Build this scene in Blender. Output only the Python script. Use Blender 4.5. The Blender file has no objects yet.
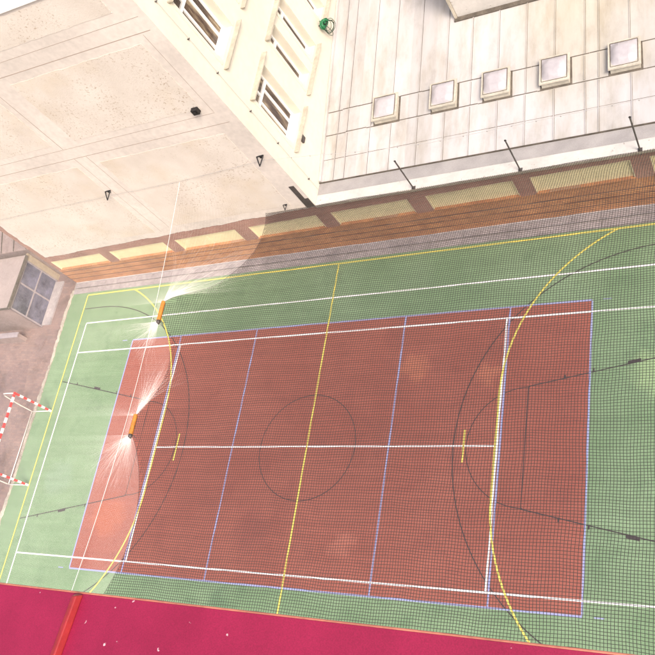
import bpy, math, random
from mathutils import Vector, Matrix
random.seed(7)
S = bpy.context.scene
COL = S.collection
PI = math.pi

# ------------------------------------------------------------------ helpers
class MB:
    """collects geometry in world coordinates; build() links it as one mesh"""
    def __init__(s): s.v = []; s.f = []; s.m = []
    def face(s, pts, mi=0):
        n = len(s.v); s.v += [tuple(p) for p in pts]; s.f.append(tuple(range(n, n+len(pts)))); s.m.append(mi)
    def box(s, x0, x1, y0, y1, z0, z1, mi=0):
        n = len(s.v)
        s.v += [(x0,y0,z0),(x1,y0,z0),(x1,y1,z0),(x0,y1,z0),(x0,y0,z1),(x1,y0,z1),(x1,y1,z1),(x0,y1,z1)]
        for q in ((3,2,1,0),(4,5,6,7),(0,1,5,4),(1,2,6,5),(2,3,7,6),(3,0,4,7)):
            s.f.append(tuple(n+i for i in q)); s.m.append(mi)
    def hexa(s, lo, hi, mi=0):
        n = len(s.v); s.v += [tuple(p) for p in lo] + [tuple(p) for p in hi]
        k = len(lo)
        s.f.append(tuple(n+i for i in range(k-1,-1,-1))); s.m.append(mi)
        s.f.append(tuple(n+k+i for i in range(k))); s.m.append(mi)
        for i in range(k):
            j = (i+1) % k
            s.f.append((n+i, n+j, n+k+j, n+k+i)); s.m.append(mi)
    def tube(s, pts, r, k=8, mi=0, cap=True, mis=None):
        pts = [Vector(p) for p in pts]; n0 = len(s.v); N = len(pts)
        for i, p in enumerate(pts):
            t = (pts[min(i+1,N-1)] - pts[max(i-1,0)])
            if t.length < 1e-9: t = Vector((0,0,1))
            t.normalize()
            a = Vector((0,0,1)) if abs(t.z) < .9 else Vector((1,0,0))
            u = t.cross(a).normalized(); w = t.cross(u)
            rr = r[i] if isinstance(r, (list,tuple)) else r
            for j in range(k):
                an = 2*PI*j/k
                s.v.append(tuple(p + u*math.cos(an)*rr + w*math.sin(an)*rr))
        for i in range(N-1):
            mm = mis[i] if mis else mi
            for j in range(k):
                a = n0+i*k+j; b = n0+i*k+(j+1)%k
                s.f.append((a, b, b+k, a+k)); s.m.append(mm)
        if cap:
            s.f.append(tuple(n0+j for j in range(k-1,-1,-1))); s.m.append(mis[0] if mis else mi)
            s.f.append(tuple(n0+(N-1)*k+j for j in range(k))); s.m.append(mis[-1] if mis else mi)
    def strip(s, pts, w, z, mi=0):
        """flat painted line along 2-D points"""
        P = [Vector((p[0], p[1])) for p in pts]; N = len(P); L = []
        for i in range(N):
            t = (P[min(i+1,N-1)] - P[max(i-1,0)]).normalized(); n = Vector((-t.y, t.x))*w/2
            L.append((P[i]+n, P[i]-n))
        for i in range(N-1):
            a, b = L[i]; c, d = L[i+1]
            s.face([(b.x,b.y,z),(d.x,d.y,z),(c.x,c.y,z),(a.x,a.y,z)], mi)
    def build(s, name, mats, parent=None, smooth=False, bevel=0):
        me = bpy.data.meshes.new(name)
        loc = Vector(parent_loc(parent)) if parent else Vector((0,0,0))
        me.from_pydata([tuple(Vector(v)-loc) for v in s.v], [], s.f)
        if not isinstance(mats, (list,tuple)): mats = [mats]
        for m in mats: me.materials.append(m)
        me.polygons.foreach_set('material_index', s.m)
        if smooth: me.polygons.foreach_set('use_smooth', [True]*len(s.f))
        me.update()
        o = bpy.data.objects.new(name, me); COL.objects.link(o)
        if parent: o.parent = parent
        if bevel:
            b = o.modifiers.new('bevel','BEVEL'); b.width = bevel; b.segments = 2; b.limit_method = 'ANGLE'
        return o
def parent_loc(o):
    l = Vector(o.location)
    while o.parent: o = o.parent; l += Vector(o.location)
    return l
def tag(o, label, cat, group=None, kind=None):
    o['label'] = label; o['category'] = cat
    if group: o['group'] = group
    if kind: o['kind'] = kind
    return o
def thing(name, loc, label, cat, group=None):
    o = bpy.data.objects.new(name, None); COL.objects.link(o); o.location = loc
    o.empty_display_size = .2
    return tag(o, label, cat, group)
def struct(o): o['kind'] = 'structure'; return o

# ------------------------------------------------------------------ materials
def mat(name, col, rough=.7, metal=0., spec=.5):
    m = bpy.data.materials.new(name); m.use_nodes = True
    b = m.node_tree.nodes['Principled BSDF']
    b.inputs['Base Color'].default_value = (*col, 1); b.inputs['Roughness'].default_value = rough
    b.inputs['Metallic'].default_value = metal; b.inputs['Specular IOR Level'].default_value = spec
    return m
class NT:
    def __init__(s, m): s.t = m.node_tree; s.b = s.t.nodes['Principled BSDF']; s.co = s.t.nodes.new('ShaderNodeNewGeometry').outputs['Position']
    def n(s, typ, **k):
        x = s.t.nodes.new(typ)
        for a, v in k.items(): setattr(x, a, v)
        return x
    def link(s, a, b): s.t.links.new(a, b)
    def mapping(s, scale, rot=(0,0,0), loc=(0,0,0)):
        m = s.n('ShaderNodeMapping'); m.inputs['Scale'].default_value = scale; m.inputs['Rotation'].default_value = rot; m.inputs['Location'].default_value = loc
        s.link(s.co, m.inputs['Vector']); return m.outputs[0]
    def noise(s, scale, detail=4, rough=.55, vec=None):
        x = s.n('ShaderNodeTexNoise'); x.inputs['Scale'].default_value = scale; x.inputs['Detail'].default_value = detail; x.inputs['Roughness'].default_value = rough
        s.link(vec if vec is not None else s.co, x.inputs['Vector']); return x.outputs['Fac']
    def ramp(s, fac, stops):
        r = s.n('ShaderNodeValToRGB'); e = r.color_ramp.elements
        while len(e) < len(stops): e.new(.5)
        for i, (p, c) in enumerate(stops):
            e[i].position = p; e[i].color = (*c, 1) if len(c) == 3 else c
        s.link(fac, r.inputs[0]); return r.outputs[0]
    def mix(s, fac, a, b, mode='MIX'):
        x = s.n('ShaderNodeMix', data_type='RGBA', blend_type=mode)
        for v, i in ((fac,0),(a,6),(b,7)):
            if isinstance(v, (int,float)): x.inputs[i].default_value = v
            elif isinstance(v, tuple): x.inputs[i].default_value = (*v, 1)
            else: s.link(v, x.inputs[i])
        return x.outputs[2]
    def bump(s, h, strength=.3, dist=.01):
        b = s.n('ShaderNodeBump'); b.inputs['Strength'].default_value = strength; b.inputs['Distance'].default_value = dist
        s.link(h, b.inputs['Height']); s.link(b.outputs[0], s.b.inputs['Normal'])
    def color(s, c): s.link(c, s.b.inputs['Base Color'])
def g(v): return (v,v,v)
def varied(name, col, rough=.7, amp=.25, s1=.6, s2=14, bump=.15, bd=.004, specks=None, metal=0., spec=.5):
    m = mat(name, col, rough, metal, spec); t = NT(m)
    a = t.ramp(t.noise(s1, 6), [(.3, g(1-amp)), (.7, g(1+amp*.4))])
    b = t.ramp(t.noise(s2, 5), [(.3, g(1-amp*.6)), (.7, g(1+amp*.3))])
    c = t.mix(1., t.mix(1., col, a, 'MULTIPLY'), b, 'MULTIPLY')
    if specks:
        sc, thr, sc_col = specks
        k = t.ramp(t.noise(sc, 2), [(thr, g(0)), (thr+.04, g(1))])
        c = t.mix(k, c, sc_col)
    t.color(c)
    if bump: t.bump(t.noise(s2*4, 4), bump, bd)
    return m

def court_mat(name, col, worn, dark, patches=()):
    m = mat(name, col, .62, 0, .3); t = NT(m)
    w = t.ramp(t.noise(.28, 7, .6), [(.40, g(0)), (.68, g(1))])
    c = t.mix(w, col, worn)
    st = t.ramp(t.noise(.9, 8, .65), [(.28, g(1)), (.46, g(0))])
    f = t.n('ShaderNodeMath', operation='MULTIPLY'); t.link(st, f.inputs[0]); f.inputs[1].default_value = .55
    c = t.mix(f.outputs[0], c, dark)
    for px, py, pr, pc in patches:      # bleached and stained spots of the coating
        wv = t.n('ShaderNodeVectorMath', operation='ADD'); nz = t.n('ShaderNodeTexNoise'); nz.inputs['Scale'].default_value = 1.6; nz.inputs['Detail'].default_value = 5
        t.link(t.co, nz.inputs['Vector']); t.link(t.co, wv.inputs[0]); t.link(nz.outputs['Color'], wv.inputs[1])
        di = t.n('ShaderNodeVectorMath', operation='DISTANCE'); t.link(wv.outputs[0], di.inputs[0]); di.inputs[1].default_value = (px+.5, py+.5, .5)
        c = t.mix(t.ramp(di.outputs['Value'], [(pr*.55, g(.8)), (pr, g(0))]), c, pc)
    sp = t.ramp(t.noise(55, 3), [(.3, g(.82)), (.7, g(1.1))])
    c = t.mix(1., c, sp, 'MULTIPLY')
    # faint mopping / rolling streaks along the length
    sk = t.ramp(t.noise(1.0, 4, .5, t.mapping((.25, 5, 1))), [(.3, g(.92)), (.7, g(1.05))])
    c = t.mix(1., c, sk, 'MULTIPLY')
    t.color(c); t.bump(t.noise(160, 2), .2, .002); return m
M = {}
M['green'] = court_mat('green acrylic', (.178,.272,.150), (.230,.330,.195), (.118,.200,.108), ((10.75,2.05,.75,(.30,.42,.22)),(11.2,-.9,.6,(.13,.20,.11)),(-10.9,-1.2,.9,(.215,.31,.20)),(3.2,5.9,.8,(.20,.29,.17)),(-2.2,-5.2,.6,(.13,.21,.12))))
M['red'] = court_mat('red acrylic', (.305,.099,.073), (.35,.122,.09), (.235,.078,.064), ((3.5,2.6,.6,(.44,.16,.10)),(6.0,2.3,.45,(.42,.155,.10)),(-1.5,-2.8,.8,(.27,.09,.07)),(1.8,-3.1,.5,(.41,.15,.11)),(-7.8,-2.6,.9,(.40,.125,.075))))
def line_mat(name, col, under):
    m = mat(name, col, .55); t = NT(m)
    k = t.ramp(t.noise(6, 8, .7), [(.28, g(1)), (.40, g(0))])
    f = t.n('ShaderNodeMath', operation='MULTIPLY'); t.link(k, f.inputs[0]); f.inputs[1].default_value = .6
    t.color(t.mix(f.outputs[0], col, under)); return m
M['l_white'] = line_mat('white line paint', (.85,.83,.82), (.5,.45,.42))
M['l_yellow'] = line_mat('yellow line paint', (.70,.60,.13), (.5,.4,.12))
M['l_blue'] = line_mat('blue line paint', (.31,.325,.54), (.30,.22,.30))
M['l_black'] = line_mat('black line paint', (.055,.045,.045), (.17,.12,.09))
M['ground'] = varied('packed earth', (.30,.27,.23), .9)
M['pavement'] = varied('grey concrete slabs', (.37,.33,.33), .85, .3, 1.2, 9, .2)
# brick paving of the yard
def paving():
    m = mat('pink brick paving', (.4,.28,.24), .85); t = NT(m)
    b = t.n('ShaderNodeTexBrick'); b.inputs['Scale'].default_value = 1.0
    b.inputs['Brick Width'].default_value = .22; b.inputs['Row Height'].default_value = .11; b.inputs['Mortar Size'].default_value = .006
    b.inputs['Color1'].default_value = (.275,.19,.17,1); b.inputs['Color2'].default_value = (.205,.15,.145,1); b.inputs['Mortar'].default_value = (.19,.15,.14,1)
    b.inputs['Bias'].default_value = -.1
    t.link(t.mapping((1,1,1), (0,0,.1)), b.inputs['Vector'])
    w = t.ramp(t.noise(.55, 7, .62), [(.32, (.62,.58,.56)), (.5, (1,1,1)), (.72, (1.15,1.12,1.1))])
    v = t.n('ShaderNodeTexVoronoi'); v.inputs['Scale'].default_value = .55; t.link(t.co, v.inputs['Vector'])
    p = t.ramp(v.outputs['Color'], [(.2, (.70,.66,.70)), (.8, (1.12,1.08,1.02))])
    t.color(t.mix(1., t.mix(1., b.outputs['Color'], w, 'MULTIPLY'), p, 'MULTIPLY')); t.bump(b.outputs['Fac'], .3, -.004); return m
M['paving'] = paving()
M['kerb'] = varied('weathered kerb', (.46,.41,.34), .9, .4, 2, 18, .4, .01)
M['plaster'] = varied('smooth cream render', (.655,.585,.525), .9, .16, .5, 6, .2)
def rough_plaster():
    m = mat('roughcast render', (.66,.60,.53), .95); t = NT(m)
    a = t.ramp(t.noise(.8, 6), [(.3, (.565,.50,.435)), (.7, (.665,.60,.535))])
    dirt = t.ramp(t.noise(.35, 5, .6), [(.5, g(0)), (.75, g(.75))])
    a = t.mix(dirt, a, (.54,.435,.30))
    area = t.ramp(t.noise(.55, 3), [(.40, g(0)), (.58, g(1))])
    pit = t.ramp(t.noise(15, 3, .6), [(.58, g(0)), (.66, g(1))])
    f = t.n('ShaderNodeMath', operation='MULTIPLY'); t.link(pit, f.inputs[0]); t.link(area, f.inputs[1])
    f2 = t.n('ShaderNodeMath', operation='MULTIPLY'); t.link(f.outputs[0], f2.inputs[0]); f2.inputs[1].default_value = .75
    a = t.mix(f2.outputs[0], a, (.36,.27,.19))
    t.color(a); t.bump(t.noise(28, 5, .65), .55, .02); return m
M['rough'] = rough_plaster()
M['groove'] = mat('render joint', (.34,.27,.22), .95)
M['cream'] = varied('cream wall paint', (.66,.61,.51), .85, .08, .5, 5, .08)
M['flash'] = varied('weathered zinc sill', (.46,.41,.33), .6, .25, 2, 9, .1)
M['white'] = varied('white window paint', (.80,.79,.77), .5, .06, 3, 20, 0)
def glass_mat():
    m = mat('window glass', (.10,.065,.04), .12, 0, .6); t = NT(m)
    t.color(t.ramp(t.noise(2.2, 4, .6, t.mapping((1, 2.4, .5))), [(.36, (.035,.022,.018)), (.52, (.11,.075,.055)), (.68, (.33,.26,.17))])); return m
M['glass'] = glass_mat()
def brickwall(name, c1, c2, mortar):
    m = mat(name, c1, .9); t = NT(m)
    b = t.n('ShaderNodeTexBrick'); b.inputs['Scale'].default_value = 1.
    b.inputs['Brick Width'].default_value = .25; b.inputs['Row Height'].default_value = .075; b.inputs['Mortar Size'].default_value = .006
    b.inputs['Color1'].default_value = (*c1,1); b.inputs['Color2'].default_value = (*c2,1); b.inputs['Mortar'].default_value = (*mortar,1)
    # walls face -y or x: feed (x + y, z)
    sp = t.n('ShaderNodeSeparateXYZ'); t.link(t.co, sp.inputs[0])
    ad = t.n('ShaderNodeMath', operation='ADD'); t.link(sp.outputs[0], ad.inputs[0]); t.link(sp.outputs[1], ad.inputs[1])
    cb = t.n('ShaderNodeCombineXYZ'); t.link(ad.outputs[0], cb.inputs[0]); t.link(sp.outputs[2], cb.inputs[1])
    t.link(cb.outputs[0], b.inputs['Vector'])
    w = t.ramp(t.noise(.8, 6, .6), [(.3, g(.72)), (.7, g(1.15))])
    t.color(t.mix(1., b.outputs['Color'], w, 'MULTIPLY')); t.bump(b.outputs['Fac'], .4, -.005); return m
M['brick'] = brickwall('dark red brick', (.37,.195,.15), (.32,.165,.13), (.35,.25,.20))
M['orange_brick'] = brickwall('orange brick', (.50,.235,.105), (.40,.17,.08), (.36,.21,.13))
M['joint'] = mat('dark recessed joint', (.12,.06,.05), .95)
M['plinth'] = varied('lavender grey plinth', (.46,.41,.40), .85, .25, 1.5, 10, .2)
M['blind'] = varied('yellow window panel', (.74,.64,.40), .6, .12, 1.2, 8, .05)
M['blind_edge'] = varied('pale reveal', (.70,.61,.41), .6, .12, 1.2, 8, .05)
def roof_mat():
    m = mat('painted metal roof sheet', (.55,.5,.45), .55, .15); t = NT(m)
    sp = t.n('ShaderNodeSeparateXYZ'); t.link(t.co, sp.inputs[0])
    grad = t.ramp(t.noise(.10, 2, .5), [(.40, (.415,.365,.26)), (.58, (.475,.45,.44))])
    wn = t.n('ShaderNodeTexWhiteNoise', noise_dimensions='1D')
    dv = t.n('ShaderNodeMath', operation='MULTIPLY'); t.link(sp.outputs[0], dv.inputs[0]); dv.inputs[1].default_value = 1.11
    fl = t.n('ShaderNodeMath', operation='FLOOR'); t.link(dv.outputs[0], fl.inputs[0]); t.link(fl.outputs[0], wn.inputs['W'])
    pv = t.ramp(wn.outputs['Value'], [(0., g(.92)), (1., g(1.06))])
    st = t.ramp(t.noise(1.3, 7, .62, t.mapping((1.6, .35, 1))), [(.30, (.80,.77,.70)), (.52, (1,1,1)), (.75, (1.10,1.10,1.12))])
    bl = t.ramp(t.noise(1.5, 8, .72, t.mapping((1, .6, 1))), [(.24, g(.80)), (.50, g(1))])
    c = t.mix(1., t.mix(1., t.mix(1., grad, pv, 'MULTIPLY'), st, 'MULTIPLY'), bl, 'MULTIPLY')
    t.color(c); t.bump(t.noise(1.6, 3, .5, t.mapping((1, .6, 1))), .35, .03); return m
M['roof'] = roof_mat()
M['seam_and_shade'] = varied('dirty joint and painted shade', (.12,.10,.08), .9, .4, 4, 20, 0)
M['gravel'] = varied('grey gravelled felt', (.36,.335,.325), .95, .2, 1.5, 45, .6, .02)
M['cap'] = varied('white parapet capping', (.52,.49,.455), .6, .14, 1.1, 10, .1, specks=(7,.68,(.33,.29,.26)))
M['sky_frame'] = varied('cream skylight frame', (.45,.41,.34), .6, .2, 3, 12, 0)
M['dome'] = varied('milky skylight plastic', (.40,.37,.385), .38, .10, 2, 8, 0)
M['black'] = mat('black painted steel', (.02,.018,.018), .5, .3)
M['darkgrey'] = varied('dark grey steel', (.10,.085,.08), .5, .3, 3, 15, 0, metal=.3)
M['cable'] = mat('galvanised wire', (.55,.52,.50), .45, .5)
M['wcable'] = mat('white net rope', (.80,.77,.74), .7)
M['net_dark'] = mat('dark net twine', (.036,.030,.030), .8)
M['net_white'] = mat('white net twine', (.85,.80,.76), .6)
M['orange'] = varied('orange rope', (.58,.22,.035), .7, .3, 8, 40, .3)
M['p_red'] = mat('red gloss paint', (.55,.03,.03), .35)
M['p_white'] = mat('white gloss paint', (.80,.78,.76), .35)
M['tube_white'] = mat('white tube', (.74,.70,.64), .45)
def crimson():
    m = mat('crimson sheet metal', (.33,.026,.075), .5, .0); t = NT(m)
    a = t.ramp(t.noise(6, 6, .6), [(.3, (.225,.006,.036)), (.7, (.295,.010,.050))])
    g2 = t.ramp(t.noise(380, 3, .6), [(.3, g(.80)), (.7, g(1.15))])
    c = t.mix(1., a, g2, 'MULTIPLY')
    # bird droppings and chips of paint
    v = t.n('ShaderNodeTexVoronoi'); v.inputs['Scale'].default_value = 30; v.inputs['Randomness'].default_value = 1
    wv = t.n('ShaderNodeVectorMath', operation='ADD'); nz = t.n('ShaderNodeTexNoise'); nz.inputs['Scale'].default_value = 160
    t.link(t.co, nz.inputs['Vector']); sc = t.n('ShaderNodeVectorMath', operation='SCALE'); t.link(nz.outputs['Color'], sc.inputs[0]); sc.inputs['Scale'].default_value = .012
    t.link(t.mapping((1,1,1)), wv.inputs[0]); t.link(sc.outputs[0], wv.inputs[1]); t.link(wv.outputs[0], v.inputs['Vector'])
    d = t.ramp(v.outputs['Distance'], [(.05, g(1)), (.09, g(0))])
    pick = t.n('ShaderNodeSeparateColor'); t.link(v.outputs['Color'], pick.inputs[0])
    pk = t.ramp(pick.outputs[0], [(.55, g(0)), (.60, g(1))])
    f = t.n('ShaderNodeMath', operation='MULTIPLY'); t.link(d, f.inputs[0]); t.link(pk, f.inputs[1])
    c = t.mix(f.outputs[0], c, (.60,.42,.44))
    t.color(c); t.bump(t.noise(420, 3), .15, .0006); return m
M['crimson'] = crimson()
M['red_seam'] = varied('red painted seam', (.32,.022,.024), .4, .2, 20, 120, 0)
M['peach'] = varied('painted edge light', (.50,.17,.11), .5, .3, 12, 90, 0)  # orange tone paints the light caught by the folded ledge edge
M['hose'] = mat('green hose', (.012,.14,.05), .4)
M['hose_dark'] = mat('dark hose', (.02,.045,.025), .5)
M['porch_roof'] = varied('pale felt roof', (.36,.29,.265), .85, .15, .8, 8, .1)
M['porch_glass'] = (lambda m: m)(varied('blue grey glazing', (.17,.165,.23), .2, .6, 1.1, 4, 0))  # strong tone variation paints reflections into the glazing colour
M['porch_frame'] = varied('pale porch frame', (.33,.285,.30), .6, .15, 2, 8, 0)
M['yellow_strip'] = varied('yellowish panel', (.42,.34,.25), .7, .15, 2, 8, 0)
M['pinkwall'] = varied('pinkish old render', (.30,.225,.205), .9, .25, .8, 6, .2)

# ------------------------------------------------------------------ ground and court
b = MB(); b.face([(-400,-400,-.03),(400,-400,-.03),(400,400,-.03),(-400,400,-.03)])
struct(b.build('ground', M['ground']))
b = MB()
n = 90; edge = [(-13.33+.05*random.random(), -9+16.1*i/n) for i in range(n+1)]
top = [( -13.3+36*i/60, 7.10-.006*(i*.6) + .012*random.random()) for i in range(61)]
b.face([(p[0],p[1],0) for p in ([(23,-9)]+[(23,7.0)]+top[::-1]+edge[::-1])])
struct(b.build('court_surface', M['green']))
b = MB(); b.face([(-9,-4.5,.004),(9,-4.5,.004),(9,4.5,.004),(-9,4.5,.004)])
struct(b.build('red_court_surface', M['red']))
def rect(b, x0, x1, y0, y1, w, z):
    b.strip([(x0,y0),(x1,y0)], w, z); b.strip([(x0,y1),(x1,y1)], w, z)
    b.strip([(x0,y0+w/2),(x0,y1-w/2)], w, z); b.strip([(x1,y0+w/2),(x1,y1-w/2)], w, z)
def arc(cx, cy, r, a0, a1, n=64): return [(cx+r*math.cos(math.radians(a0+(a1-a0)*i/n)), cy+r*math.sin(math.radians(a0+(a1-a0)*i/n))) for i in range(n+1)]
# basketball (black)
b = MB(); z = .008; w = .032
for sx in (-1, 1):
    b.strip([(sx*12.3,2.84),(sx*7.25,1.82)], w, z); b.strip([(sx*12.3,-2.84),(sx*7.25,-1.82)], w, z)
    b.strip([(sx*7.25,-1.795),(sx*7.25,1.795)], w*.8, z+.0005)
    A = arc(7.3, 0, 1.8, 90, 270); b.strip([(sx*x, y) for x, y in A], w*.8, z+.001)
    A = [(12.3,6.2)] + arc(11.3, 0, 6.2, 90, 270) + [(12.3,-6.2)]; b.strip([(sx*x, y) for x, y in A], w, z+.0015)
    for sy in (-1, 1):
        yl = lambda x: sy*(1.82+(x-7.25)*1.02/5.05)
        b.face([(sx*(x), yl(x)+sy*o, z+.002) for x, o in ((10.03,-.02),(10.38,-.02),(10.38,.09),(10.03,.09))])
        for x in (9.1, 8.3, 11.4): b.strip([(sx*x, yl(x)-sy*.02),(sx*x, yl(x)+sy*.10)], .05, z+.002)
b.strip(arc(0, 0, 1.8, 0, 360, 96), w*.8, z+.001)
struct(b.build('basketball_lines', M['l_black']))
# volleyball (blue)
b = MB(); z = .012; w = .055
rect(b, -9, 9, -4.5, 4.5, w, z)
for x in (-6.52, -2.96, 2.98, 6.52): b.strip([(x,-4.47),(x,4.47)], w, z)
for sx in (-1, 1):
    for sy in (-1, 1): b.strip([(sx*9.3, sy*4.5),(sx*9.55, sy*4.5)], w*.6, z)
struct(b.build('volleyball_lines', M['l_blue']))
# tennis (white)
b = MB(); z = .016; w = .052
rect(b, -11.93, 11.93, -5.485, 5.485, w, z)
for y in (-4.115, 4.115): b.strip([(-11.9,y),(11.9,y)], w, z+.0005)
for x in (-6.44, 6.44): b.strip([(x,-4.085),(x,4.085)], w, z)
b.strip([(-6.41,0),(6.41,0)], w, z)
struct(b.build('tennis_lines', M['l_white']))
# handball (yellow)
b = MB(); z = .020; w = .055
rect(b, -12.36, 12.36, -6.86, 6.87, w, z); b.strip([(.03,-6.84),(.03,6.84)], w, z)
for sx in (-1, 1):
    a = math.degrees(math.asin((6.86-1.5)/6.))
    A = arc(12.38, 1.5, 6, 180-a, 180, 40) + arc(12.38, -1.5, 6, 180, 180+a, 40)
    b.strip([(sx*x, y) for x, y in A], w, z+.001)
    b.strip([(sx*5.42,-.5),(sx*5.42,.5)], w, z)
struct(b.build('handball_lines', M['l_yellow']))
# paved yard, its ragged edge, pavement along the facade
b = MB(); b.face([(-60,-30,-.008),(-13.38,-30,-.008),(-13.38,7.5,-.008),(-13.38,30,-.008),(-60,30,-.008)])
struct(b.build('brick_paving', M['paving']))
b = MB(); N = 150; L = []; 
for i in range(N+1):
    y = -8+15.2*i/N; clean = -1.35 < y < 1.7
    j = .012 if clean else .045
    xa = -13.44 - .03*math.sin(y*1.3) + random.uniform(-j, j); xb = -13.32 - .02*math.sin(y*1.3+.6) + random.uniform(-j, j)
    L.append((xa, xb, y))
for i in range(N):
    a, c = L[i], L[i+1]
    b.face([(a[0],a[2],.022),(a[1],a[2],.024),(c[1],c[2],.024),(c[0],c[2],.022)])
    b.face([(a[1],a[2],.024),(a[1]+.01,a[2],-.01),(c[1]+.01,c[2],-.01),(c[1],c[2],.024)])
    b.face([(a[0],a[2],.022),(c[0],c[2],.022),(c[0]-.01,c[2],-.02),(a[0]-.01,a[2],-.02)])
struct(b.build('kerb', M['kerb']))
b = MB()
for i in range(40):
    x0 = -13.3+.9*i; b.box(x0+.006, x0+.894, 7.0, 7.24, -.05, .028+.002*random.random()); b.box(x0+.006, x0+.894, 7.29, 7.515, -.05, .034+.002*random.random())
struct(b.build('pavement', M['pavement'], bevel=.004))

# ------------------------------------------------------------------ facade pieces
XC = .45                      # where the tall block ends and the low annex begins
ZB = lambda x: 1.22 + .0125*(x+13)        # window sill height along the facade
ZT = lambda x: 1.88 + .0215*(x+13)        # window head height
ZP = lambda x: 2.22 + .0310*(min(x,XC)+13) + .005*max(0., x-XC)        # lower edge of the render / roof capping
WX = [-13.05, -9.66, -6.22, -2.74, .70, 4.2, 7.6, 11.0, 14.4]; WW = 2.88
Y0 = 7.55
def slab(b, x0, x1, y0, y1, zl, zh, mi=0):
    """block with sloping bottom and top: zl, zh functions of x"""
    b.hexa([(x0,y0,zl(x0)),(x1,y0,zl(x1)),(x1,y1,zl(x1)),(x0,y1,zl(x0))], [(x0,y0,zh(x0)),(x1,y0,zh(x1)),(x1,y1,zh(x1)),(x0,y1,zh(x0))], mi)
def ground_storey(x0, x1, parent, wins):
    # plinth
    b = MB(); b.box(x0, x1, Y0-.03, Y0+.3, -.05, .09); b.build('plinth', M['plinth'], parent, bevel=.01)
    # banded brickwork with recessed joints
    b = MB(); lv = [.09, .42, .74, 1.03]
    for i, zl in enumerate(lv):
        zh = (lambda x, i=i: lv[i+1]-.05) if i < 3 else (lambda x: ZB(x)-.06)
        slab(b, x0, x1, Y0, Y0+.3, (lambda x, zl=zl: zl), zh, 0)
        if i < 3: b.box(x0, x1, Y0+.010, Y0+.3, lv[i+1]-.05, lv[i+1], 1)
    b.build('banded_brickwork', [M['orange_brick'], M['joint']], parent)
    b = MB(); slab(b, x0, x1, Y0+.004, Y0+.3, lambda x: ZB(x)-.06, lambda x: ZB(x), 0)
    xs = [x0] + [v for q in wins for v in (WX[q], WX[q]+WW)] + [x1]
    for i in range(0, len(xs), 2):
        if xs[i+1] > xs[i]: slab(b, xs[i], xs[i+1], Y0, Y0+.3, ZB, ZT)
    slab(b, x0, x1, Y0, Y0+.3, ZT, lambda x: ZP(x)-.002)
    b.build('brick_wall', M['brick'], parent)
    for q in wins:
        a, c = WX[q], WX[q]+WW
        b = MB(); yb = Y0+.09; e = .035
        slab(b, a, a+e, Y0+.01, yb, ZB, ZT); slab(b, c-e, c, Y0+.01, yb, ZB, ZT)
        slab(b, a+e, c-e, Y0+.01, yb, lambda x: ZT(x)-e, ZT)
        f = b.build('window', M['blind_edge'], parent)
        b = MB(); mid = a+WW/2
        slab(b, a+e, mid-.006, yb-.02, yb+.03, lambda x: ZB(x)+.01, lambda x: ZT(x)-e); slab(b, mid+.006, c-e, yb-.022, yb+.03, lambda x: ZB(x)+.01, lambda x: ZT(x)-e)
        b.build('panel', M['blind'], f, bevel=.004)
        b = MB(); slab(b, a-.02, c+.02, Y0-.035, yb, lambda x: ZB(x)-.03, lambda x: ZB(x)+.012); b.build('sill', M['orange_brick'], f)

# tall block
tb = thing('tall_building', (-6.4, 12, 0), 'tall pale rendered block with roughcast panels and cream window side', 'building')
ground_storey(-13.25, XC, tb, [0,1,2,3])
b = MB(); b.box(-13.25, -13.0, Y0+.31, 20, -.05, 13.0); b.build('brick_side_wall', M['brick'], tb)
# exposed brick quoin left of the render
b = MB(); b.box(-13.25, -12.7, Y0+.006, Y0+.3, ZP(-13), 13.0); b.build('brick_quoin', M['brick'], tb)
# render sheet with ragged left and lower edges
b = MB(); T = 13.08
bot = []
N = 170
for i in range(N+1):
    x = -12.92+(XC+12.92)*i/N; bot.append((x, ZP(x)+.02+random.uniform(0,.03)+.03*math.sin(x*3.1)*math.sin(x*.7)))
left = []
for i in range(121):
    z = T-(T-bot[0][1]-.15)*i/120; left.append((-12.93+random.uniform(-.02,.02)+.05*math.sin(z*2.3)*math.sin(z*5), z))
prof = left + bot[:-1] + [(XC-.004, bot[-1][1]), (XC-.004, T)]
b.hexa([(x, Y0-.03, z) for x, z in prof], [(x, Y0+.05, z) for x, z in prof])
b.build('rendered_wall', M['plaster'], tb)
# roughcast fields: raised ragged sheets, and joints
b = MB()
def field(x0, x1, z0, z1, notch=True):
    P = []; n = 26
    j = lambda: random.uniform(-.018,.018)
    for i in range(n): P.append((x0+(x1-x0)*i/n, z0+j()))
    for i in range(n): P.append((x1+j(), z0+(z1-z0)*i/n))
    for i in range(n): P.append((x1-(x1-x0)*i/n, z1+j()))
    for i in range(n): P.append((x0+j(), z1-(z1-z0)*i/n))
    b.hexa([(x, Y0-.038, z) for x, z in P], [(x, Y0-.02, z) for x, z in P])
for x0, x1 in ((-12.6,-6.55), (-5.5,-.38)):
    field(x0, x1, 8.12, 10.85); field(x0, x1, 12.0, 12.95); field(x0, x1, ZP((x0+x1)/2)+.42, 6.95)
b.build('roughcast_panel', M['rough'], tb)
b = MB()
def gr(x0, z0, x1, z1, w=.018):
    b.box(min(x0,x1)-(w/2 if x0==x1 else 0), max(x0,x1)+(w/2 if x0==x1 else 0), Y0-.0335, Y0-.028, min(z0,z1)-(w/2 if z0==z1 else 0), max(z0,z1)+(w/2 if z0==z1 else 0))
gr(-12.9,7.36,.1,7.36); gr(-12.9,7.85,-.1,7.85,.012); gr(-12.9,11.17,.2,11.17,.022); gr(-12.9,11.66,.2,11.66,.012)
gr(-6.28,7.87,-6.28,11.15); gr(-5.75,2.9,-5.75,7.34,.014); gr(-6.28,2.7,-6.28,7.34,.012); gr(-.1,7.9,-.1,11.1,.010)
b.build('render_joint', M['groove'], tb)
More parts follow.
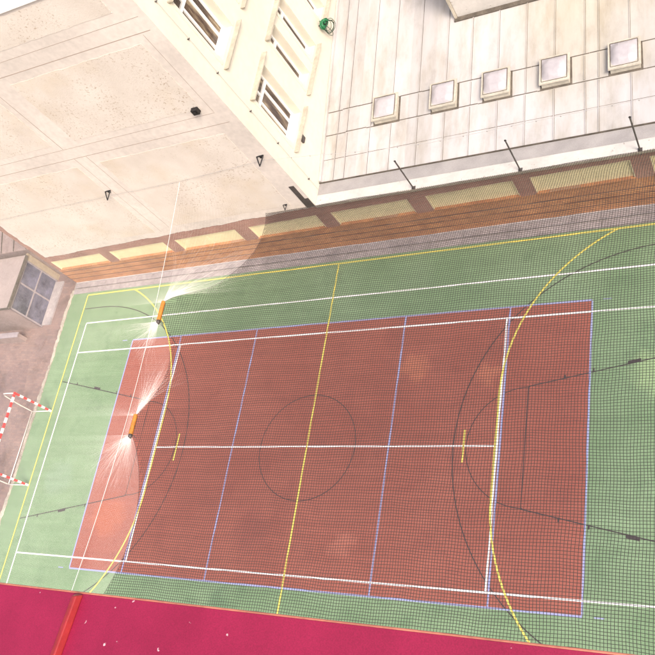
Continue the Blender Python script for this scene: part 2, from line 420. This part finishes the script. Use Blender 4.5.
b = MB(); b.box(.12, .30, Y0-.055, Y0-.029, 2.72, 3.95); b.box(.30, .43, Y0-.05, Y0-.031, 2.72, 3.2); b.build('exposed_corner_strip', M['darkgrey'], tb)
# small black box high on the render
b = MB(); b.box(-.66,-.44,Y0-.17,Y0-.03,8.05,8.25); b.box(-.6,-.5,Y0-.22,Y0-.17,8.1,8.2); b.build('black_wall_box', M['black'], tb, bevel=.01)
# window side (faces +x)
X0 = XC
WINS = []      # y0, y1, z0, z1, parts
for zs in (4.58, 8.62):
    WINS.append((8.62, 9.98, zs, zs+2.36, 'wide'))
    for y in (10.98, 12.22, 14.0, 15.24): WINS.append((y, y+.68, zs, zs+2.30, 'narrow'))
def side_wall():
    b = MB(); D = .30
    ys = sorted({Y0-.03, 20.} | {v for w in WINS for v in w[:2]}); zs = sorted({2.6, 13.08} | {v for w in WINS for v in w[2:4]})
    for i in range(len(ys)-1):
        for k in range(len(zs)-1):
            ym, zm = (ys[i]+ys[i+1])/2, (zs[k]+zs[k+1])/2
            if any(w[0]<ym<w[1] and w[2]<zm<w[3] for w in WINS): continue
            b.face([(X0,ys[i],zs[k]),(X0,ys[i+1],zs[k]),(X0,ys[i+1],zs[k+1]),(X0,ys[i],zs[k+1])])
    for y0,y1,z0,z1,_ in WINS:
        x = X0-D
        b.face([(X0,y0,z0),(X0,y0,z1),(x,y0,z1),(x,y0,z0)]); b.face([(X0,y1,z1),(X0,y1,z0),(x,y1,z0),(x,y1,z1)])
        b.face([(X0,y0,z1),(X0,y1,z1),(x,y1,z1),(x,y0,z1)]); b.face([(X0,y1,z0),(X0,y0,z0),(x,y0,z0),(x,y1,z0)])
    b.face([(X0,20,2.6),(-13.25,20,2.6),(-13.25,20,13.08),(X0,20,13.08)])
    return b
side_wall().build('window_wall', M['cream'], tb)
for y0,y1,z0,z1,k in WINS:      # thin raised surround round each opening
    t = .12; P = [(y0-.005,z0),(y0-t,z0),(y0-t,z1+t),(y1+t,z1+t),(y1+t,z0),(y1+.005,z0),(y1+.005,z1+.005),(y0-.005,z1+.005)]
    b = MB(); n = len(P); lo = [(X0+.001,y,z) for y,z in P]; hi = [(X0+.03,y,z) for y,z in P]
    for q in ((0,1,2,7),(7,2,3,6),(6,3,4,5)): b.face([hi[a] for a in q])
    for a in range(n): c = (a+1)%n; b.face([lo[a],hi[a],hi[c],lo[c]])
    b.build('window_surround', M['cream'], tb)
for zs in (4.5, 8.52):
    for y0, y1 in ((8.44,10.3), (10.8,13.05), (13.8,16.1)):
        b = MB(); b.hexa([(X0+.002,y0+.05,zs-.12),(X0+.10,y0+.05,zs-.12),(X0+.10,y1-.05,zs-.12),(X0+.002,y1-.05,zs-.12)], [(X0+.002,y0,zs-.04),(X0+.17,y0,zs-.04),(X0+.17,y1,zs-.04),(X0+.002,y1,zs-.04)])
        b.box(X0+.002, X0+.17, y0, y1, zs-.04, zs-.02); b.build('sill', M['flash'], tb)
        z = zs+2.58
        b = MB(); b.hexa([(X0+.002,y0+.05,z-.08),(X0+.10,y0+.05,z-.08),(X0+.10,y1-.05,z-.08),(X0+.002,y1-.05,z-.08)], [(X0+.002,y0,z),(X0+.19,y0,z),(X0+.19,y1,z),(X0+.002,y1,z)])
        b.box(X0+.002, X0+.19, y0, y1, z, z+.04); b.build('hood', M['flash'], tb)
for y0,y1,z0,z1,k in WINS:
    x = X0-.30; b = MB(); t = .075
    b.box(x-.05, x+.03, y0, y0+t, z0, z1); b.box(x-.05, x+.03, y1-t, y1, z0, z1)
    b.box(x-.05, x+.03, y0+t, y1-t, z0, z0+t*1.4); b.box(x-.05, x+.03, y0+t, y1-t, z1-t, z1)
    zt = z0+.74*(z1-z0); b.box(x-.05, x+.045, y0+t, y1-t, zt-.055, zt+.055)
    if k == 'wide':
        for f in (.36, .72): yy = y0+f*(y1-y0); b.box(x-.05, x+.035, yy-.04, yy+.04, z0+t*1.4, zt-.055)
        yy = y0+.5*(y1-y0); b.box(x-.05, x+.035, yy-.04, yy+.04, zt+.055, z1-t)
    w = b.build('window', M['white'], tb, bevel=.006)
    b = MB(); b.box(x-.04, x-.02, y0+t*.5, y1-t*.5, z0+t, z1-t*.5); b.build('pane', M['glass'], w)
b = MB(); b.box(X0, X0+.07, 9.06, 9.28, 4.12, 4.40); b.box(X0+.07, X0+.085, 9.08, 9.26, 4.14, 4.38); b.build('air_vent', M['darkgrey'], tb, bevel=.006)
b = MB(); b.box(-13.35, X0+.06, Y0-.1, 20.1, 13.082, 13.2); b.build('roof', M['white'], tb)

# lightning conductor down the window wall
lc = thing('lightning_conductor', (X0+.05, 8.12, 2.8), 'thin vertical wire held by small dark clips down the cream window wall', 'wire')
b = MB(); b.tube([(X0+.05, 8.10-.004*i*0+.01*math.sin(i), 2.8+10.2*i/20) for i in range(21)], .005, 6); b.build('wire', M['cable'], lc)
for zc in (3.45, 5.42, 7.0, 8.72, 10.1, 11.5):
    b = MB(); b.box(X0+.001, X0+.05, 8.085, 8.115, zc-.015, zc+.015); b.box(X0+.05, X0+.065, 8.06, 8.14, zc-.012, zc+.012); b.build('clip', M['darkgrey'], lc, bevel=.004)

# low annex ----------------------------------------------------------
an = thing('low_annex', (8, 10, 0), 'low brick annex with yellow window panels under a white metal roof', 'building')
X1 = 21
ground_storey(XC+.004, X1, an, [4,5,6,7,8])
RZ = lambda y: 2.76+.15*(y-8.4)
b = MB(); slab(b, XC+.004, X1, Y0-.05, 7.90, ZP, lambda x: 2.765); b.build('parapet_capping', M['cap'], an, bevel=.012)
b = MB(); b.box(XC+.004, X1, Y0-.07, Y0-.052, 2.66, 2.74); b.build('drip_edge', M['flash'], an)
b = MB(); b.box(XC+.004, X1, 7.902, 8.38, 2.5, 2.74); b.build('gravelled_strip', M['gravel'], an)
b = MB(); SX = [.98, 1.36, 2.23, 3.0, 3.95, 4.9, 5.75, 6.64, 7.53, 8.4, 9.31, 9.70, 10.6, 11.5, 12.4, 13.3, 14.2]
YE = 24
b.hexa([(XC+.004,8.40,2.4),(X1,8.40,2.4),(X1,YE,2.4),(XC+.004,YE,2.4)], [(XC+.004,8.40,RZ(8.4)),(X1,8.40,RZ(8.4)),(X1,YE,RZ(YE)),(XC+.004,YE,RZ(YE))])
roof = None
def rbox(b, x0, x1, y0, y1, h0, h1, mi=0):
    b.hexa([(x0,y0,RZ(y0)+h0),(x1,y0,RZ(y0)+h0),(x1,y1,RZ(y1)+h0),(x0,y1,RZ(y1)+h0)], [(x0,y0,RZ(y0)+h1),(x1,y0,RZ(y0)+h1),(x1,y1,RZ(y1)+h1),(x0,y1,RZ(y1)+h1)], mi)
SKY = [(2.44,3.24), (4.50,5.28), (6.24,7.02), (8.06,8.84), (10.06,10.84), (12.0,12.78)]
for i, x in enumerate(SX):
    dx = 0
    for ya, yb in ((8.42,10.12), (10.2,11.02), (11.08,YE)):
        if any(a-.05 < x < c+.05 for a, c in SKY) and ya == 10.2: continue
        jx = random.uniform(-.02,.02)
        rbox(b, x+jx-.012, x+jx+.012, ya, yb, .0005, .028, 1 if random.random() < .0 else 0)
        rbox(b, x+jx+.0125, x+jx+.022, ya, yb, .001, .006, 1)
# lapped cross joints, stepped round the skylights
prev = XC+.05
for a, c in SKY + [(20,20.5)]:
    o = random.uniform(-.02,.02)
    for yy, hh in ((10.16,.004), (11.06,.005)):
        x = prev
        while x < a-.06:
            x2 = min(x+random.uniform(.5,.9), a-.05); o2 = o+random.uniform(-.015,.015)
            rbox(b, x, x2-.01, yy+o2-.010, yy+o2+.010, hh, hh+.012, 1); x = x2
    prev = c+.06
x = XC+.1
while x < X1-.5:
    x2 = x+random.uniform(.7,1.1); rbox(b, x, x2-.008, 9.222+random.uniform(-.005,.005), 9.232, .003, .007, 1); x = x2
b.box(XC+.004, X1, 8.381, 8.399, 2.5, 2.80, 1)
roof = b.build('metal_roof', [M['roof'], M['seam_and_shade']], an)
# wall flashing where the roof meets the tall block
b = MB(); rbox(b, XC+.006, XC+.10, 8.42, YE, .0, .10); b.build('flashing', M['roof'], roof, bevel=.01)
# skylights
def skylight(x0, x1, proto=None):
    if proto:
        root = proto.copy(); COL.objects.link(root); root.parent = roof
        for ch in list(proto.children):
            c = ch.copy(); COL.objects.link(c); c.parent = root
        root.location = (x0-SKY[0][0], 0, 0); return root
    y0, y1 = 10.22, 11.02; h = .20
    b = MB()
    def ring(o, z): return [(x0-o,y0-o,RZ(y0)+z),(x1+o,y0-o,RZ(y0)+z),(x1+o,y1+o,RZ(y1)+z),(x0-o,y1+o,RZ(y1)+z)]
    b.hexa(ring(.085,-.02), ring(.07,.012), 1); b.hexa(ring(.02,.0125), ring(0,h)); b.hexa(ring(.06,h+.001), ring(.05,h+.05))  # dark ring under the frame paints the shade at the skylight base
    c = b.build('skylight', [M['sky_frame'], M['seam_and_shade']], roof, bevel=.006)
    b = MB(); n = 16; base = ring(-.03, h+.051)
    V = []
    for i in range(n+1):
        for k in range(n+1):
            u, v = i/n, k/n
            p = Vector(base[0]).lerp(Vector(base[1]), u).lerp(Vector(base[3]).lerp(Vector(base[2]), u), v)
            e = min(1, 3.2*min(u,1-u))*min(1, 3.2*min(v,1-v)); p.z += .12*(1-(1-e)**2); V.append(p)
    for i in range(n):
        for k in range(n):
            q = [V[i*(n+1)+k], V[(i+1)*(n+1)+k], V[(i+1)*(n+1)+k+1], V[i*(n+1)+k+1]]; b.face(q)
    for s_ in ((0,1),(1,2),(2,3),(3,0)):
        pass
    b.build('dome', M['dome'], c, smooth=True)
    b = MB()
    for i in range(4):
        p, q = Vector(ring(-.02,h+.053)[i]), Vector(ring(-.02,h+.053)[(i+1)%4]); b.tube([p,q], .014, 6)
    b.build('seal', M['seam_and_shade'], c); return c
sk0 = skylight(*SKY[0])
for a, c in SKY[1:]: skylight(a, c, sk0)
# raised block at the back of the roof
b = MB(); b.box(5.2, X1, 13.55, YE, 2.9, 6.2); b.build('rooftop_block', M['cap'], an, bevel=.02)
b = MB(); b.box(5.10, X1, 13.45, YE, 6.201, 6.32); b.box(5.12, 5.198, 13.50, 13.60, 3.4, 6.2); b.build('block_trim', M['flash'], an)
b = MB(); rbox(b, 5.1, X1, 13.40, 13.546, .002, .05); b.build('block_flashing', M['seam_and_shade'], an)

# green hose hanging on the window wall
hs = thing('hose_coil', (X0+.2, 14.1, 4.5), 'bundle of green hose with dark loops hanging on the cream window wall', 'hose')
b = MB(); b.tube([(X0-.02,13.75,4.62),(X0+.34,13.75,4.62),(X0+.38,13.75,4.70)], .016, 8); b.build('hook', M['black'], hs)
def loops(n, c, r, rad, sq):
    b = MB(); P = []; rnd = random.Random(5)
    tl = [(rnd.uniform(-.9,.9), rnd.uniform(-.7,.7), rnd.uniform(.55,1.2), rnd.uniform(-.05,.05), rnd.uniform(-.07,.07)) for _ in range(n+1)]
    for i in range(n*22+1):
        q, f = divmod(i, 22); f /= 22; A, B = tl[q], tl[min(q+1,n)]; t = [A[m]+(B[m]-A[m])*f for m in range(5)]
        a = 2*PI*f; rr = r*t[2]
        P.append((c[0]+t[3]+rr*math.cos(a)*math.sin(t[0]), c[1]+t[4]+rr*math.cos(a)*math.cos(t[0])+rr*.3*math.sin(a)*t[1], c[2]-rr*sq+rr*sq*math.sin(a)))
    b.tube(P, rad, 6, 0); return b
loops(13, (X0+.17,13.80,4.72), .17, .019, .8).build('hose', M['hose'], hs, smooth=True)
loops(6, (X0+.24,13.90,4.58), .25, .010, 1.05).build('loose_loop', M['hose_dark'], hs, smooth=True)

# ------------------------------------------------------------------ nets
def zn(x, y):
    # 5.2 m along the rope, coming down to the roof edge of the annex
    a = max(0., min(1., (x+2.9)/1.5)); a = a*a*(3-2*a); t = max(0., min(1., (y+7.7)/15.2))
    return 5.2 - 2.42*a*t**4.5
S1 = (-2.90, 3.02, 2.36); S2 = (-2.83, -.72, -1.33)
CX = -3.15
def edge_pts():
    """scalloped seam between the white and the dark net: list of (v, x, y)"""
    P = []
    def arch(ya, yb, xa, xb, depth, n, power=3.0, sk=.5):
        for i in range(n):
            t = i/n
            # cluster threads towards straps
            s_ = t**power/(t**power+(1-t)**power) if ya < 6 and yb > -6 else t**2.2
            x = xa+(xb-xa)*s_ + depth*(math.sin(PI*s_)**.8); P.append((ya+(yb-ya)*t, x, ya+(yb-ya)*s_))
    K = [(-1.5,7.5),(-1.0,6.6),(-.70,5.6),(-.80,4.75),(-1.40,3.98),(-2.15,3.42),(S1[0],S1[1])]
    for i in range(120):
        t = i/120; s_ = (1-(1-t)**2.4)*(len(K)-1)*.99999; q = int(s_); f = s_-q
        p0, p1, p2, p3 = (Vector(K[max(0,min(len(K)-1,q+o))]) for o in (-1,0,1,2))
        c = .5*((2*p1)+(p2-p0)*f+(2*p0-5*p1+4*p2-p3)*f*f+(3*p1-p0-3*p2+p3)*f**3)
        P.append((7.5+(S1[1]-7.5)*t, c.x, c.y))
    for i in range(18): P.append((S1[1]+(S1[2]-S1[1])*i/18, S1[0], S1[1]+(S1[2]-S1[1])*i/18))
    arch(S1[2], S2[1], S1[0], S2[0], .72, 88, 3.4)
    for i in range(18): P.append((S2[1]+(S2[2]-S2[1])*i/18, S2[0], S2[1]+(S2[2]-S2[1])*i/18))
    arch(S2[2], -7.6, S2[0], -3.4, 1.30, 180, 3.0)
    return P
EP = edge_pts()
def seam_x(y):
    best = None
    for i in range(len(EP)-1):
        a, c = EP[i], EP[i+1]
        if c[2] <= y <= a[2]:
            f = (a[2]-y)/max(1e-6, a[2]-c[2]); return a[1]+(c[1]-a[1])*f
    return -3.3
XR, YB, YT = 14.5, -7.7, 7.50
def sag(x, y):
    u = max(0., min(1., (YT-y)/(YT-YB)))
    return -.22*math.sin(PI*u)
def wob(x, y): return .016*math.sin(x*1.7+y*.6)+.012*math.sin(y*2.9-x*.8)+.008*math.sin(x*5.3+1.3*y)+.006*math.sin(y*7.1+x*2.2)
nt = thing('safety_net', (6, 0, 5), 'dark meshed net stretched over the right part of the court', 'net')
p = .069; r = .0055
b = MB()
def thread(b, P, r):
    """three-sided thread"""
    n0 = len(b.v); N = len(P)
    for i, q in enumerate(P):
        a = P[min(i+1,N-1)]; c = P[max(i-1,0)]
        tx, ty = a[0]-c[0], a[1]-c[1]; l = math.hypot(tx,ty) or 1; nx, ny = -ty/l*r, tx/l*r
        b.v += [(q[0]+nx,q[1]+ny,q[2]-r*.5), (q[0]-nx,q[1]-ny,q[2]-r*.5), (q[0],q[1],q[2]+r)]
    for i in range(N-1):
        for j in range(3):
            A = n0+i*3+j; B = n0+i*3+(j+1)%3
            b.f.append((A,B,B+3,A+3)); b.m.append(0)
y = YB
while y < YT:
    x0 = seam_x(y); n = 34; P = []
    for i in range(n+1):
        x = x0+(XR-x0)*i/n; P.append((x, y+wob(x,y), zn(x,y)+sag(x,y)))
    thread(b, P, r); y += p+random.uniform(-.005,.005)
x = -3.0
ysamp = [YB+(YT-YB)*i/64 for i in range(65)]
while x < XR:
    run = []
    for yy in ysamp+[None]:
        if yy is not None and x > seam_x(yy)+.01: run.append((x+wob(yy,x)*.9, yy, zn(x,yy)+sag(x,yy)))
        else:
            if len(run) > 1: thread(b, run, r)
            run = []
    x += p+random.uniform(-.005,.005)
b.build('net_mesh', M['net_dark'], nt)
b = MB(); b.tube([(e[1], e[2], zn(e[1],e[2])+sag(e[1],e[2])) for e in EP[::3]+[EP[-1]]], .005, 5); b.build('edge_cord', M['net_dark'], nt)
# fine white net on the left, drawn together at the two lashings
bn = thing('bird_net', (-9, 0, 5), 'fine white net over the left end of the court, gathered at two orange lashings', 'net')
b = MB(); XL = -19.
def rope_x(y): return CX-.28+.30*math.sin(PI*(7.5-y)/15.4)
def wp(e, u):
    # u 0..1 from the far left to the rope, 1..2 across the lens between rope and seam
    y = e[0]+(e[2]-e[0])*(min(u,1.)**6*.88 + .12*max(0., u-1))
    rx = min(rope_x(e[2]), e[1]-.07)
    x = XL+(rx-XL)*u if u <= 1 else rx+(e[1]-rx)*(u-1)
    return (x, y, zn(x,y)-.01+sag(x,y))
def between(n):
    """n seam samples, evenly spread in the relaxed position"""
    out = []; k = 0
    for i in range(n):
        v = 7.5-15.1*i/n
        while k < len(EP)-2 and EP[k+1][0] > v: k += 1
        a, c = EP[k], EP[k+1]; f = max(0., min(1., (a[0]-v)/max(1e-6, a[0]-c[0])))
        out.append(tuple(a[q]+(c[q]-a[q])*f for q in range(3)))
    return out
for e in between(640):
    thread(b, [wp(e, (i/16)**.55) for i in range(17)] + [wp(e, 1+i/4) for i in range(1,5)], .00045)
for k in range(330): thread(b, [wp(e, k/330) for e in EP[::4]+[EP[-1]]], .0004)
for k in range(41): thread(b, [wp(e, 1+(k/40)**.8) for e in EP[::2]+[EP[-1]]], .0005)
b.build('net_mesh', M['net_white'], bn)
# threads drawn together at the lashings, running out fan-wise
b = MB()
for x0, y0, a0, a1, L, n, pw in ((S1[0],S1[1],34,80,3.0,330,2.8), (S1[0],S1[2],-176,-84,1.5,260,1.), (S2[0],S2[1],57,90,1.9,230,1.8), (S2[0],S2[2],-158,-64,1.7,290,1.)):
    for k in range(n):
        a = math.radians(a0+(a1-a0)*((k+.5)/n)**pw); l = L*(.08+.92*random.random()**1.5); P = []
        bend = random.uniform(-.22,.22)
        for i in range(8):
            d_ = l*i/7; aa = a+bend*d_
            x = x0-.02+d_*math.cos(aa); y = y0+d_*math.sin(aa)
            P.append((x, y, zn(x,y)+sag(x,y)+.002))
        thread(b, P, .00048)
b.build('gathered_threads', M['net_white'], bn)
# cables
b = MB(); b.tube([(CX-.28+.30*math.sin(PI*(7.5-yy)/15.4), yy, 5.23+sag(0,yy)) for yy in [7.55-15.4*i/30 for i in range(31)]], .006, 6)
o = b.build('net_rope', M['wcable']); tag(o, 'thin white rope crossing the court from the rendered wall to the red ledge', 'rope')
b = MB(); P = [(-20,7.47,5.15),(-13,7.47,5.17),(-6.44,7.45,5.32),(-3.4,7.47,5.30),(.16,7.45,5.52),(2,7.47,5.22),(3.5,7.47,4.98),(5.4,7.47,4.80),(8.2,7.47,4.84),(11.5,7.47,4.88),(16,7.47,4.9)]
b.tube(P, .0055, 6)
for i in range(len(P)-1):
    n = int(abs(P[i+1][0]-P[i][0])/.6)
    for k in range(n):
        q = Vector(P[i]).lerp(Vector(P[i+1]), (k+.5)/n); b.box(q.x-.012, q.x+.012, q.y-.008, q.y+.008, q.z-.03, q.z+.008)
o = b.build('net_cable', M['cable']); tag(o, 'thin grey cable with small clips carrying the net along the wall and roof', 'cable')
# orange lashings
def lashing(s, label):
    x, ya, yb = s; zc = 5.22+sag(0,(ya+yb)/2)
    t = thing('rope_lashing', (x, (ya+yb)/2, zc), label, 'rope lashing', 'orange lashings on the net rope')
    b = MB(); n = 15; P = []
    for i in range(n*14+1):
        a = 2*PI*i/14; f = i/(n*14); P.append((x+.05*math.cos(a), ya+(yb-ya)*f, zc+.05*math.sin(a)))
    b.tube(P, .023, 6); b.tube([(x,ya,zc),(x,yb,zc)], .04, 8)
    b.build('coil', M['orange'], t, smooth=True)
    b = MB(); b.tube([(x,yb+.02,zc),(x+.02,yb-.07,zc+.02),(x+.01,yb-.11,zc-.03)], [.06,.065,.02], 10); b.tube([(x,yb-.05,zc),(x+.12,yb-.02,zc-.02),(x+.19,yb-.10,zc-.04)], .012, 6)
    b.build('knot', M['darkgrey'], t, smooth=True)
lashing(S1, 'orange lashing on the white rope above the green part of the court')
lashing(S2, 'orange lashing on the white rope above the red part of the court')
# wall brackets
def bracket(x, z, s, label):
    t = thing('wall_bracket', (x, Y0-.03, z), label, 'bracket', 'cable brackets on the rendered wall')
    b = MB(); b.box(x-.05*s, x+.05*s, Y0-.05, Y0-.028, z-.06*s, z+.06*s); b.build('plate', M['black'], t)
    b = MB(); A = (x-.13*s,Y0-.05,z+.04*s); B = (x+.13*s,Y0-.05,z+.06*s); Cc = (x, Y0-.36*s, z-.06*s)
    for p_, q_ in ((A,B),(B,Cc),(Cc,A)): b.tube([p_,q_], .020*s, 6)
    b.build('triangle_arm', M['black'], t)
bracket(-6.44, 5.46, 1.0, 'black triangular bracket at the middle joint of the rendered wall')
bracket(.10, 5.62, 1.0, 'black triangular bracket beside the corner of the rendered wall')
bracket(-.55, 3.05, .62, 'small black bracket low on the rendered wall above the brick band')
# posts on the annex edge
for x, lab in ((4.05,'thin dark net post on the white capping nearest the tall block'), (7.47,'thin dark net post on the white capping, middle of the three'), (10.82,'thin dark net post on the white capping, farthest from the tall block')):
    t = thing('net_post', (x, 7.52, 2.76), lab, 'post', 'net posts on the annex edge')
    b = MB(); b.tube([(x,7.52,2.60),(x,7.53,4.2)], .024, 8); b.build('pole', M['darkgrey'], t)
    b = MB(); b.box(x-.06,x+.06,7.49,7.60,2.766,2.785); b.build('base_plate', M['darkgrey'], t)
    b = MB(); b.tube([(x+.025*math.cos(a*PI/4),7.53,4.21+.025*math.sin(a*PI/4)) for a in range(9)], .014, 6, cap=False); b.build('eye', M['black'], t)

# ------------------------------------------------------------------ goal
gl = thing('handball_goal', (-12.42, 0, 0), 'red and white striped handball goal standing at the edge of the green court', 'goal')
def striped(P0, P1, n, first):
    b = MB(); P0, P1 = Vector(P0), Vector(P1); d = (P1-P0)
    a = Vector((0,0,1)) if abs(d.normalized().z) < .9 else Vector((1,0,0))
    u = d.normalized().cross(a).normalized()*.04; w = d.normalized().cross(u).normalized()*.04
    for i in range(n):
        p, q = P0+d*(i/n), P0+d*((i+1)/n)
        b.hexa([p-u-w,p+u-w,p+u+w,p-u+w], [q-u-w,q+u-w,q+u+w,q-u+w], (i+first)%2)
    return b
for y in (1.54, -1.54):
    striped((-12.42,y,0),(-12.42,y,1.92),10,1).build('post', [M['p_red'],M['p_white']], gl, bevel=.006)
striped((-12.42,1.585,1.962),(-12.42,-1.585,1.962),15,0).build('crossbar', [M['p_red'],M['p_white']], gl, bevel=.006)
for y in (1.54, -1.54):
    b = MB(); P = [(-12.47,y,1.97),(-12.8,y,1.985),(-13.05,y,1.96),(-13.2,y,1.78),(-13.33,y,1.3),(-13.43,y,.7),(-13.47,y,.2),(-13.47,y,.05)]
    b.tube(P, .022, 8); b.build('back_stay', M['tube_white'], gl, smooth=True)
    b = MB(); b.tube([(-12.46,y,.045),(-13.5,y,.045)], .024, 8); b.build('base_bar', M['tube_white'], gl, smooth=True)
b = MB(); b.tube([(-13.475,-1.54,.07),(-13.475,1.54,.07)], .020, 8); b.build('rear_bar', M['tube_white'], gl, smooth=True)

# ------------------------------------------------------------------ yard buildings at the left
pc = thing('glazed_porch', (-15.6, 6.7, 0), 'low porch with pale flat roof and blue grey glazed front beside the brick corner', 'porch')
PX = -14.65
b = MB(); b.box(-20, PX+.08, 5.44, 8.0, 1.94, 2.04); b.build('flat_roof', M['porch_roof'], pc, bevel=.01)
b = MB(); b.box(-20, PX+.10, 5.415, 5.438, 1.92, 2.06); b.box(PX+.082, PX+.11, 5.415, 8.0, 1.92, 2.06); b.build('roof_edge', M['seam_and_shade'], pc)
b = MB(); b.box(-20, PX-.02, 5.52, 5.64, -.02, 1.938); b.build('side_wall', M['pinkwall'], pc)
b = MB()
for y in (5.52, 6.75, 7.80): b.box(PX-.06, PX+.02, y, y+.07, 0, 1.938)
for z in (.0, .92, 1.78): b.box(PX-.05, PX+.012, 5.592, 7.80, z, z+.06)
fr = b.build('glazed_front', M['porch_frame'], pc, bevel=.006)
b = MB(); b.box(PX-.03, PX-.015, 5.6, 7.8, .06, 1.78); b.build('pane', M['porch_glass'], fr)
b = MB(); b.box(PX-.06, PX+.05, 7.872, 8.15, -.02, 1.938); b.build('end_panel', M['yellow_strip'], pc)
b = MB(); b.box(PX+.0, PX+.5, 5.6, 7.75, -.02, .07); b.build('step', M['pavement'], pc, bevel=.01)
ls = thing('lean_to', (-16.5, 9.5, 0), 'lean-to with seamed pinkish roof behind the porch against the brick corner', 'lean-to')
b = MB(); b.box(-24, -13.27, 8.17, 8.35, 0, 2.3); b.build('wall', M['pinkwall'], ls)
b = MB(); b.hexa([(-24,8.05,2.28),(-13.27,8.05,2.28),(-13.27,13,3.9),(-24,13,3.9)], [(-24,8.05,2.36),(-13.27,8.05,2.36),(-13.27,13,3.98),(-24,13,3.98)])
for i in range(14):
    x = -23.6+.78*i; b.hexa([(x,8.05,2.361),(x+.03,8.05,2.361),(x+.03,13,3.981),(x,13,3.981)], [(x,8.05,2.40),(x+.03,8.05,2.40),(x+.03,13,4.02),(x,13,4.02)], 1)
b.build('roof', [M['pinkwall'], M['seam_and_shade']], ls)
b = MB(); b.tube([(-15.1,9.0,2.5),(-15.1,9.0,3.5),(-15.0,8.95,3.62)], .055, 10); b.tube([(-15.0,8.95,3.6),(-14.95,8.93,3.7)], .11, 10); b.build('vent_pipe', M['p_white'], ls, smooth=True)
# thin dark triangle on the paving and low step
b = MB(); b.hexa([(-14.9,4.95,.0),(-14.1,5.05,.0),(-14.25,4.35,.0)], [(-14.9,4.95,.03),(-14.1,5.05,.03),(-14.25,4.35,.03)])
o = b.build('triangle_plate', varied('dark brown plate', (.22,.15,.14), .8, .3, 2, 12, .2)); tag(o, 'dark triangular plate lying on the brick paving before the porch', 'plate')
lw = thing('low_wall', (-17.5, 4.95, 0), 'low brick wall ending on the yard paving beside the porch', 'wall')
b = MB(); b.box(-21, -15.4, 4.88, 5.06, -.02, .5); b.build('masonry', M['pinkwall'], lw)
b = MB(); b.box(-21, -15.36, 4.85, 5.09, .502, .56); b.build('coping', M['porch_frame'], lw, bevel=.01)

# ------------------------------------------------------------------ the photographer's building with its crimson ledge
vb = thing('viewing_building', (15, -9, 0), 'building at the bottom edge with crimson sheet metal ledge speckled white', 'building')
b = MB(); b.box(9, 21, -8.6, -7.95, 18.6, 20.9); b.build('wall', M['plaster'], vb)
LZ = lambda y: 21.05-.118*(y+7.535)
b = MB(); b.hexa([(9,-7.535,LZ(-7.535)-.03),(21,-7.535,LZ(-7.535)-.03),(21,-8.3,LZ(-8.3)-.03),(9,-8.3,LZ(-8.3)-.03)], [(9,-7.535,LZ(-7.535)),(21,-7.535,LZ(-7.535)),(21,-8.3,LZ(-8.3)),(9,-8.3,LZ(-8.3))])
b.build('ledge_sheet', M['crimson'], vb)
b = MB(); b.tube([(9,-7.533,LZ(-7.535)-.003),(21,-7.533,LZ(-7.535)-.003)], .0026, 8); b.build('ledge_edge', M['peach'], vb)
for x in (13.04, 14.45, 11.6):
    b = MB(); yy = -7.536
    b.hexa([(x-.011,yy,LZ(yy)),(x+.011,yy,LZ(yy)),(x+.011,-8.3,LZ(-8.3)),(x-.011,-8.3,LZ(-8.3))], [(x-.008,yy-.006,LZ(yy)+.016),(x+.006,yy-.006,LZ(yy)+.018),(x+.006,-8.3,LZ(-8.3)+.024),(x-.008,-8.3,LZ(-8.3)+.022)])
    b.build('standing_seam', M['red_seam'], vb, bevel=.003)

# ------------------------------------------------------------------ light
SUN_EL, SUN_AZ = 50, -38           # azimuth measured from +x towards +y
w = bpy.data.worlds.new('World'); S.world = w; w.use_nodes = True
nt_ = w.node_tree; bg = nt_.nodes['Background']; sk = nt_.nodes.new('ShaderNodeTexSky'); sk.sky_type = 'NISHITA'; sk.sun_disc = False
sk.sun_elevation = math.radians(SUN_EL); sk.sun_rotation = math.radians(90-SUN_AZ); sk.dust_density = 6.; sk.air_density = 1.; sk.ozone_density = .5
nt_.links.new(sk.outputs[0], bg.inputs[0]); bg.inputs[1].default_value = .13
sd = bpy.data.lights.new('sun', 'SUN'); sd.energy = 1.5; sd.angle = math.radians(20); sd.color = (1.,.93,.84)
so = bpy.data.objects.new('sun', sd); COL.objects.link(so)
d = Vector((math.cos(math.radians(SUN_EL))*math.cos(math.radians(SUN_AZ)), math.cos(math.radians(SUN_EL))*math.sin(math.radians(SUN_AZ)), math.sin(math.radians(SUN_EL))))
so.rotation_euler = d.to_track_quat('Z','Y').to_euler()
S.view_settings.view_transform = 'Standard'; S.view_settings.look = 'None'; S.view_settings.gamma = 1; S.view_settings.exposure = 1.0
S.view_settings.use_curve_mapping = False

# ------------------------------------------------------------------ camera (solved from the court markings)
R = [[0.8668979760782737, 0.15837962085799445, -0.4726561062424464], [-0.07252782032108657, -0.8980198719080725, -0.4339355078092609], [-0.493181117188062, 0.41045853061556276, -0.7670046807510682]]
cd = bpy.data.cameras.new('camera'); co = bpy.data.objects.new('camera', cd); COL.objects.link(co)
rot = Matrix((R[0], [-v for v in R[1]], [-v for v in R[2]])).transposed()
co.matrix_world = Matrix.Translation((14.4358,-7.6811,22.4373)) @ rot.to_4x4()
cd.sensor_width = 36; cd.lens = 843.17/655*36; cd.clip_start = .05; cd.clip_end = 1500
S.camera = co
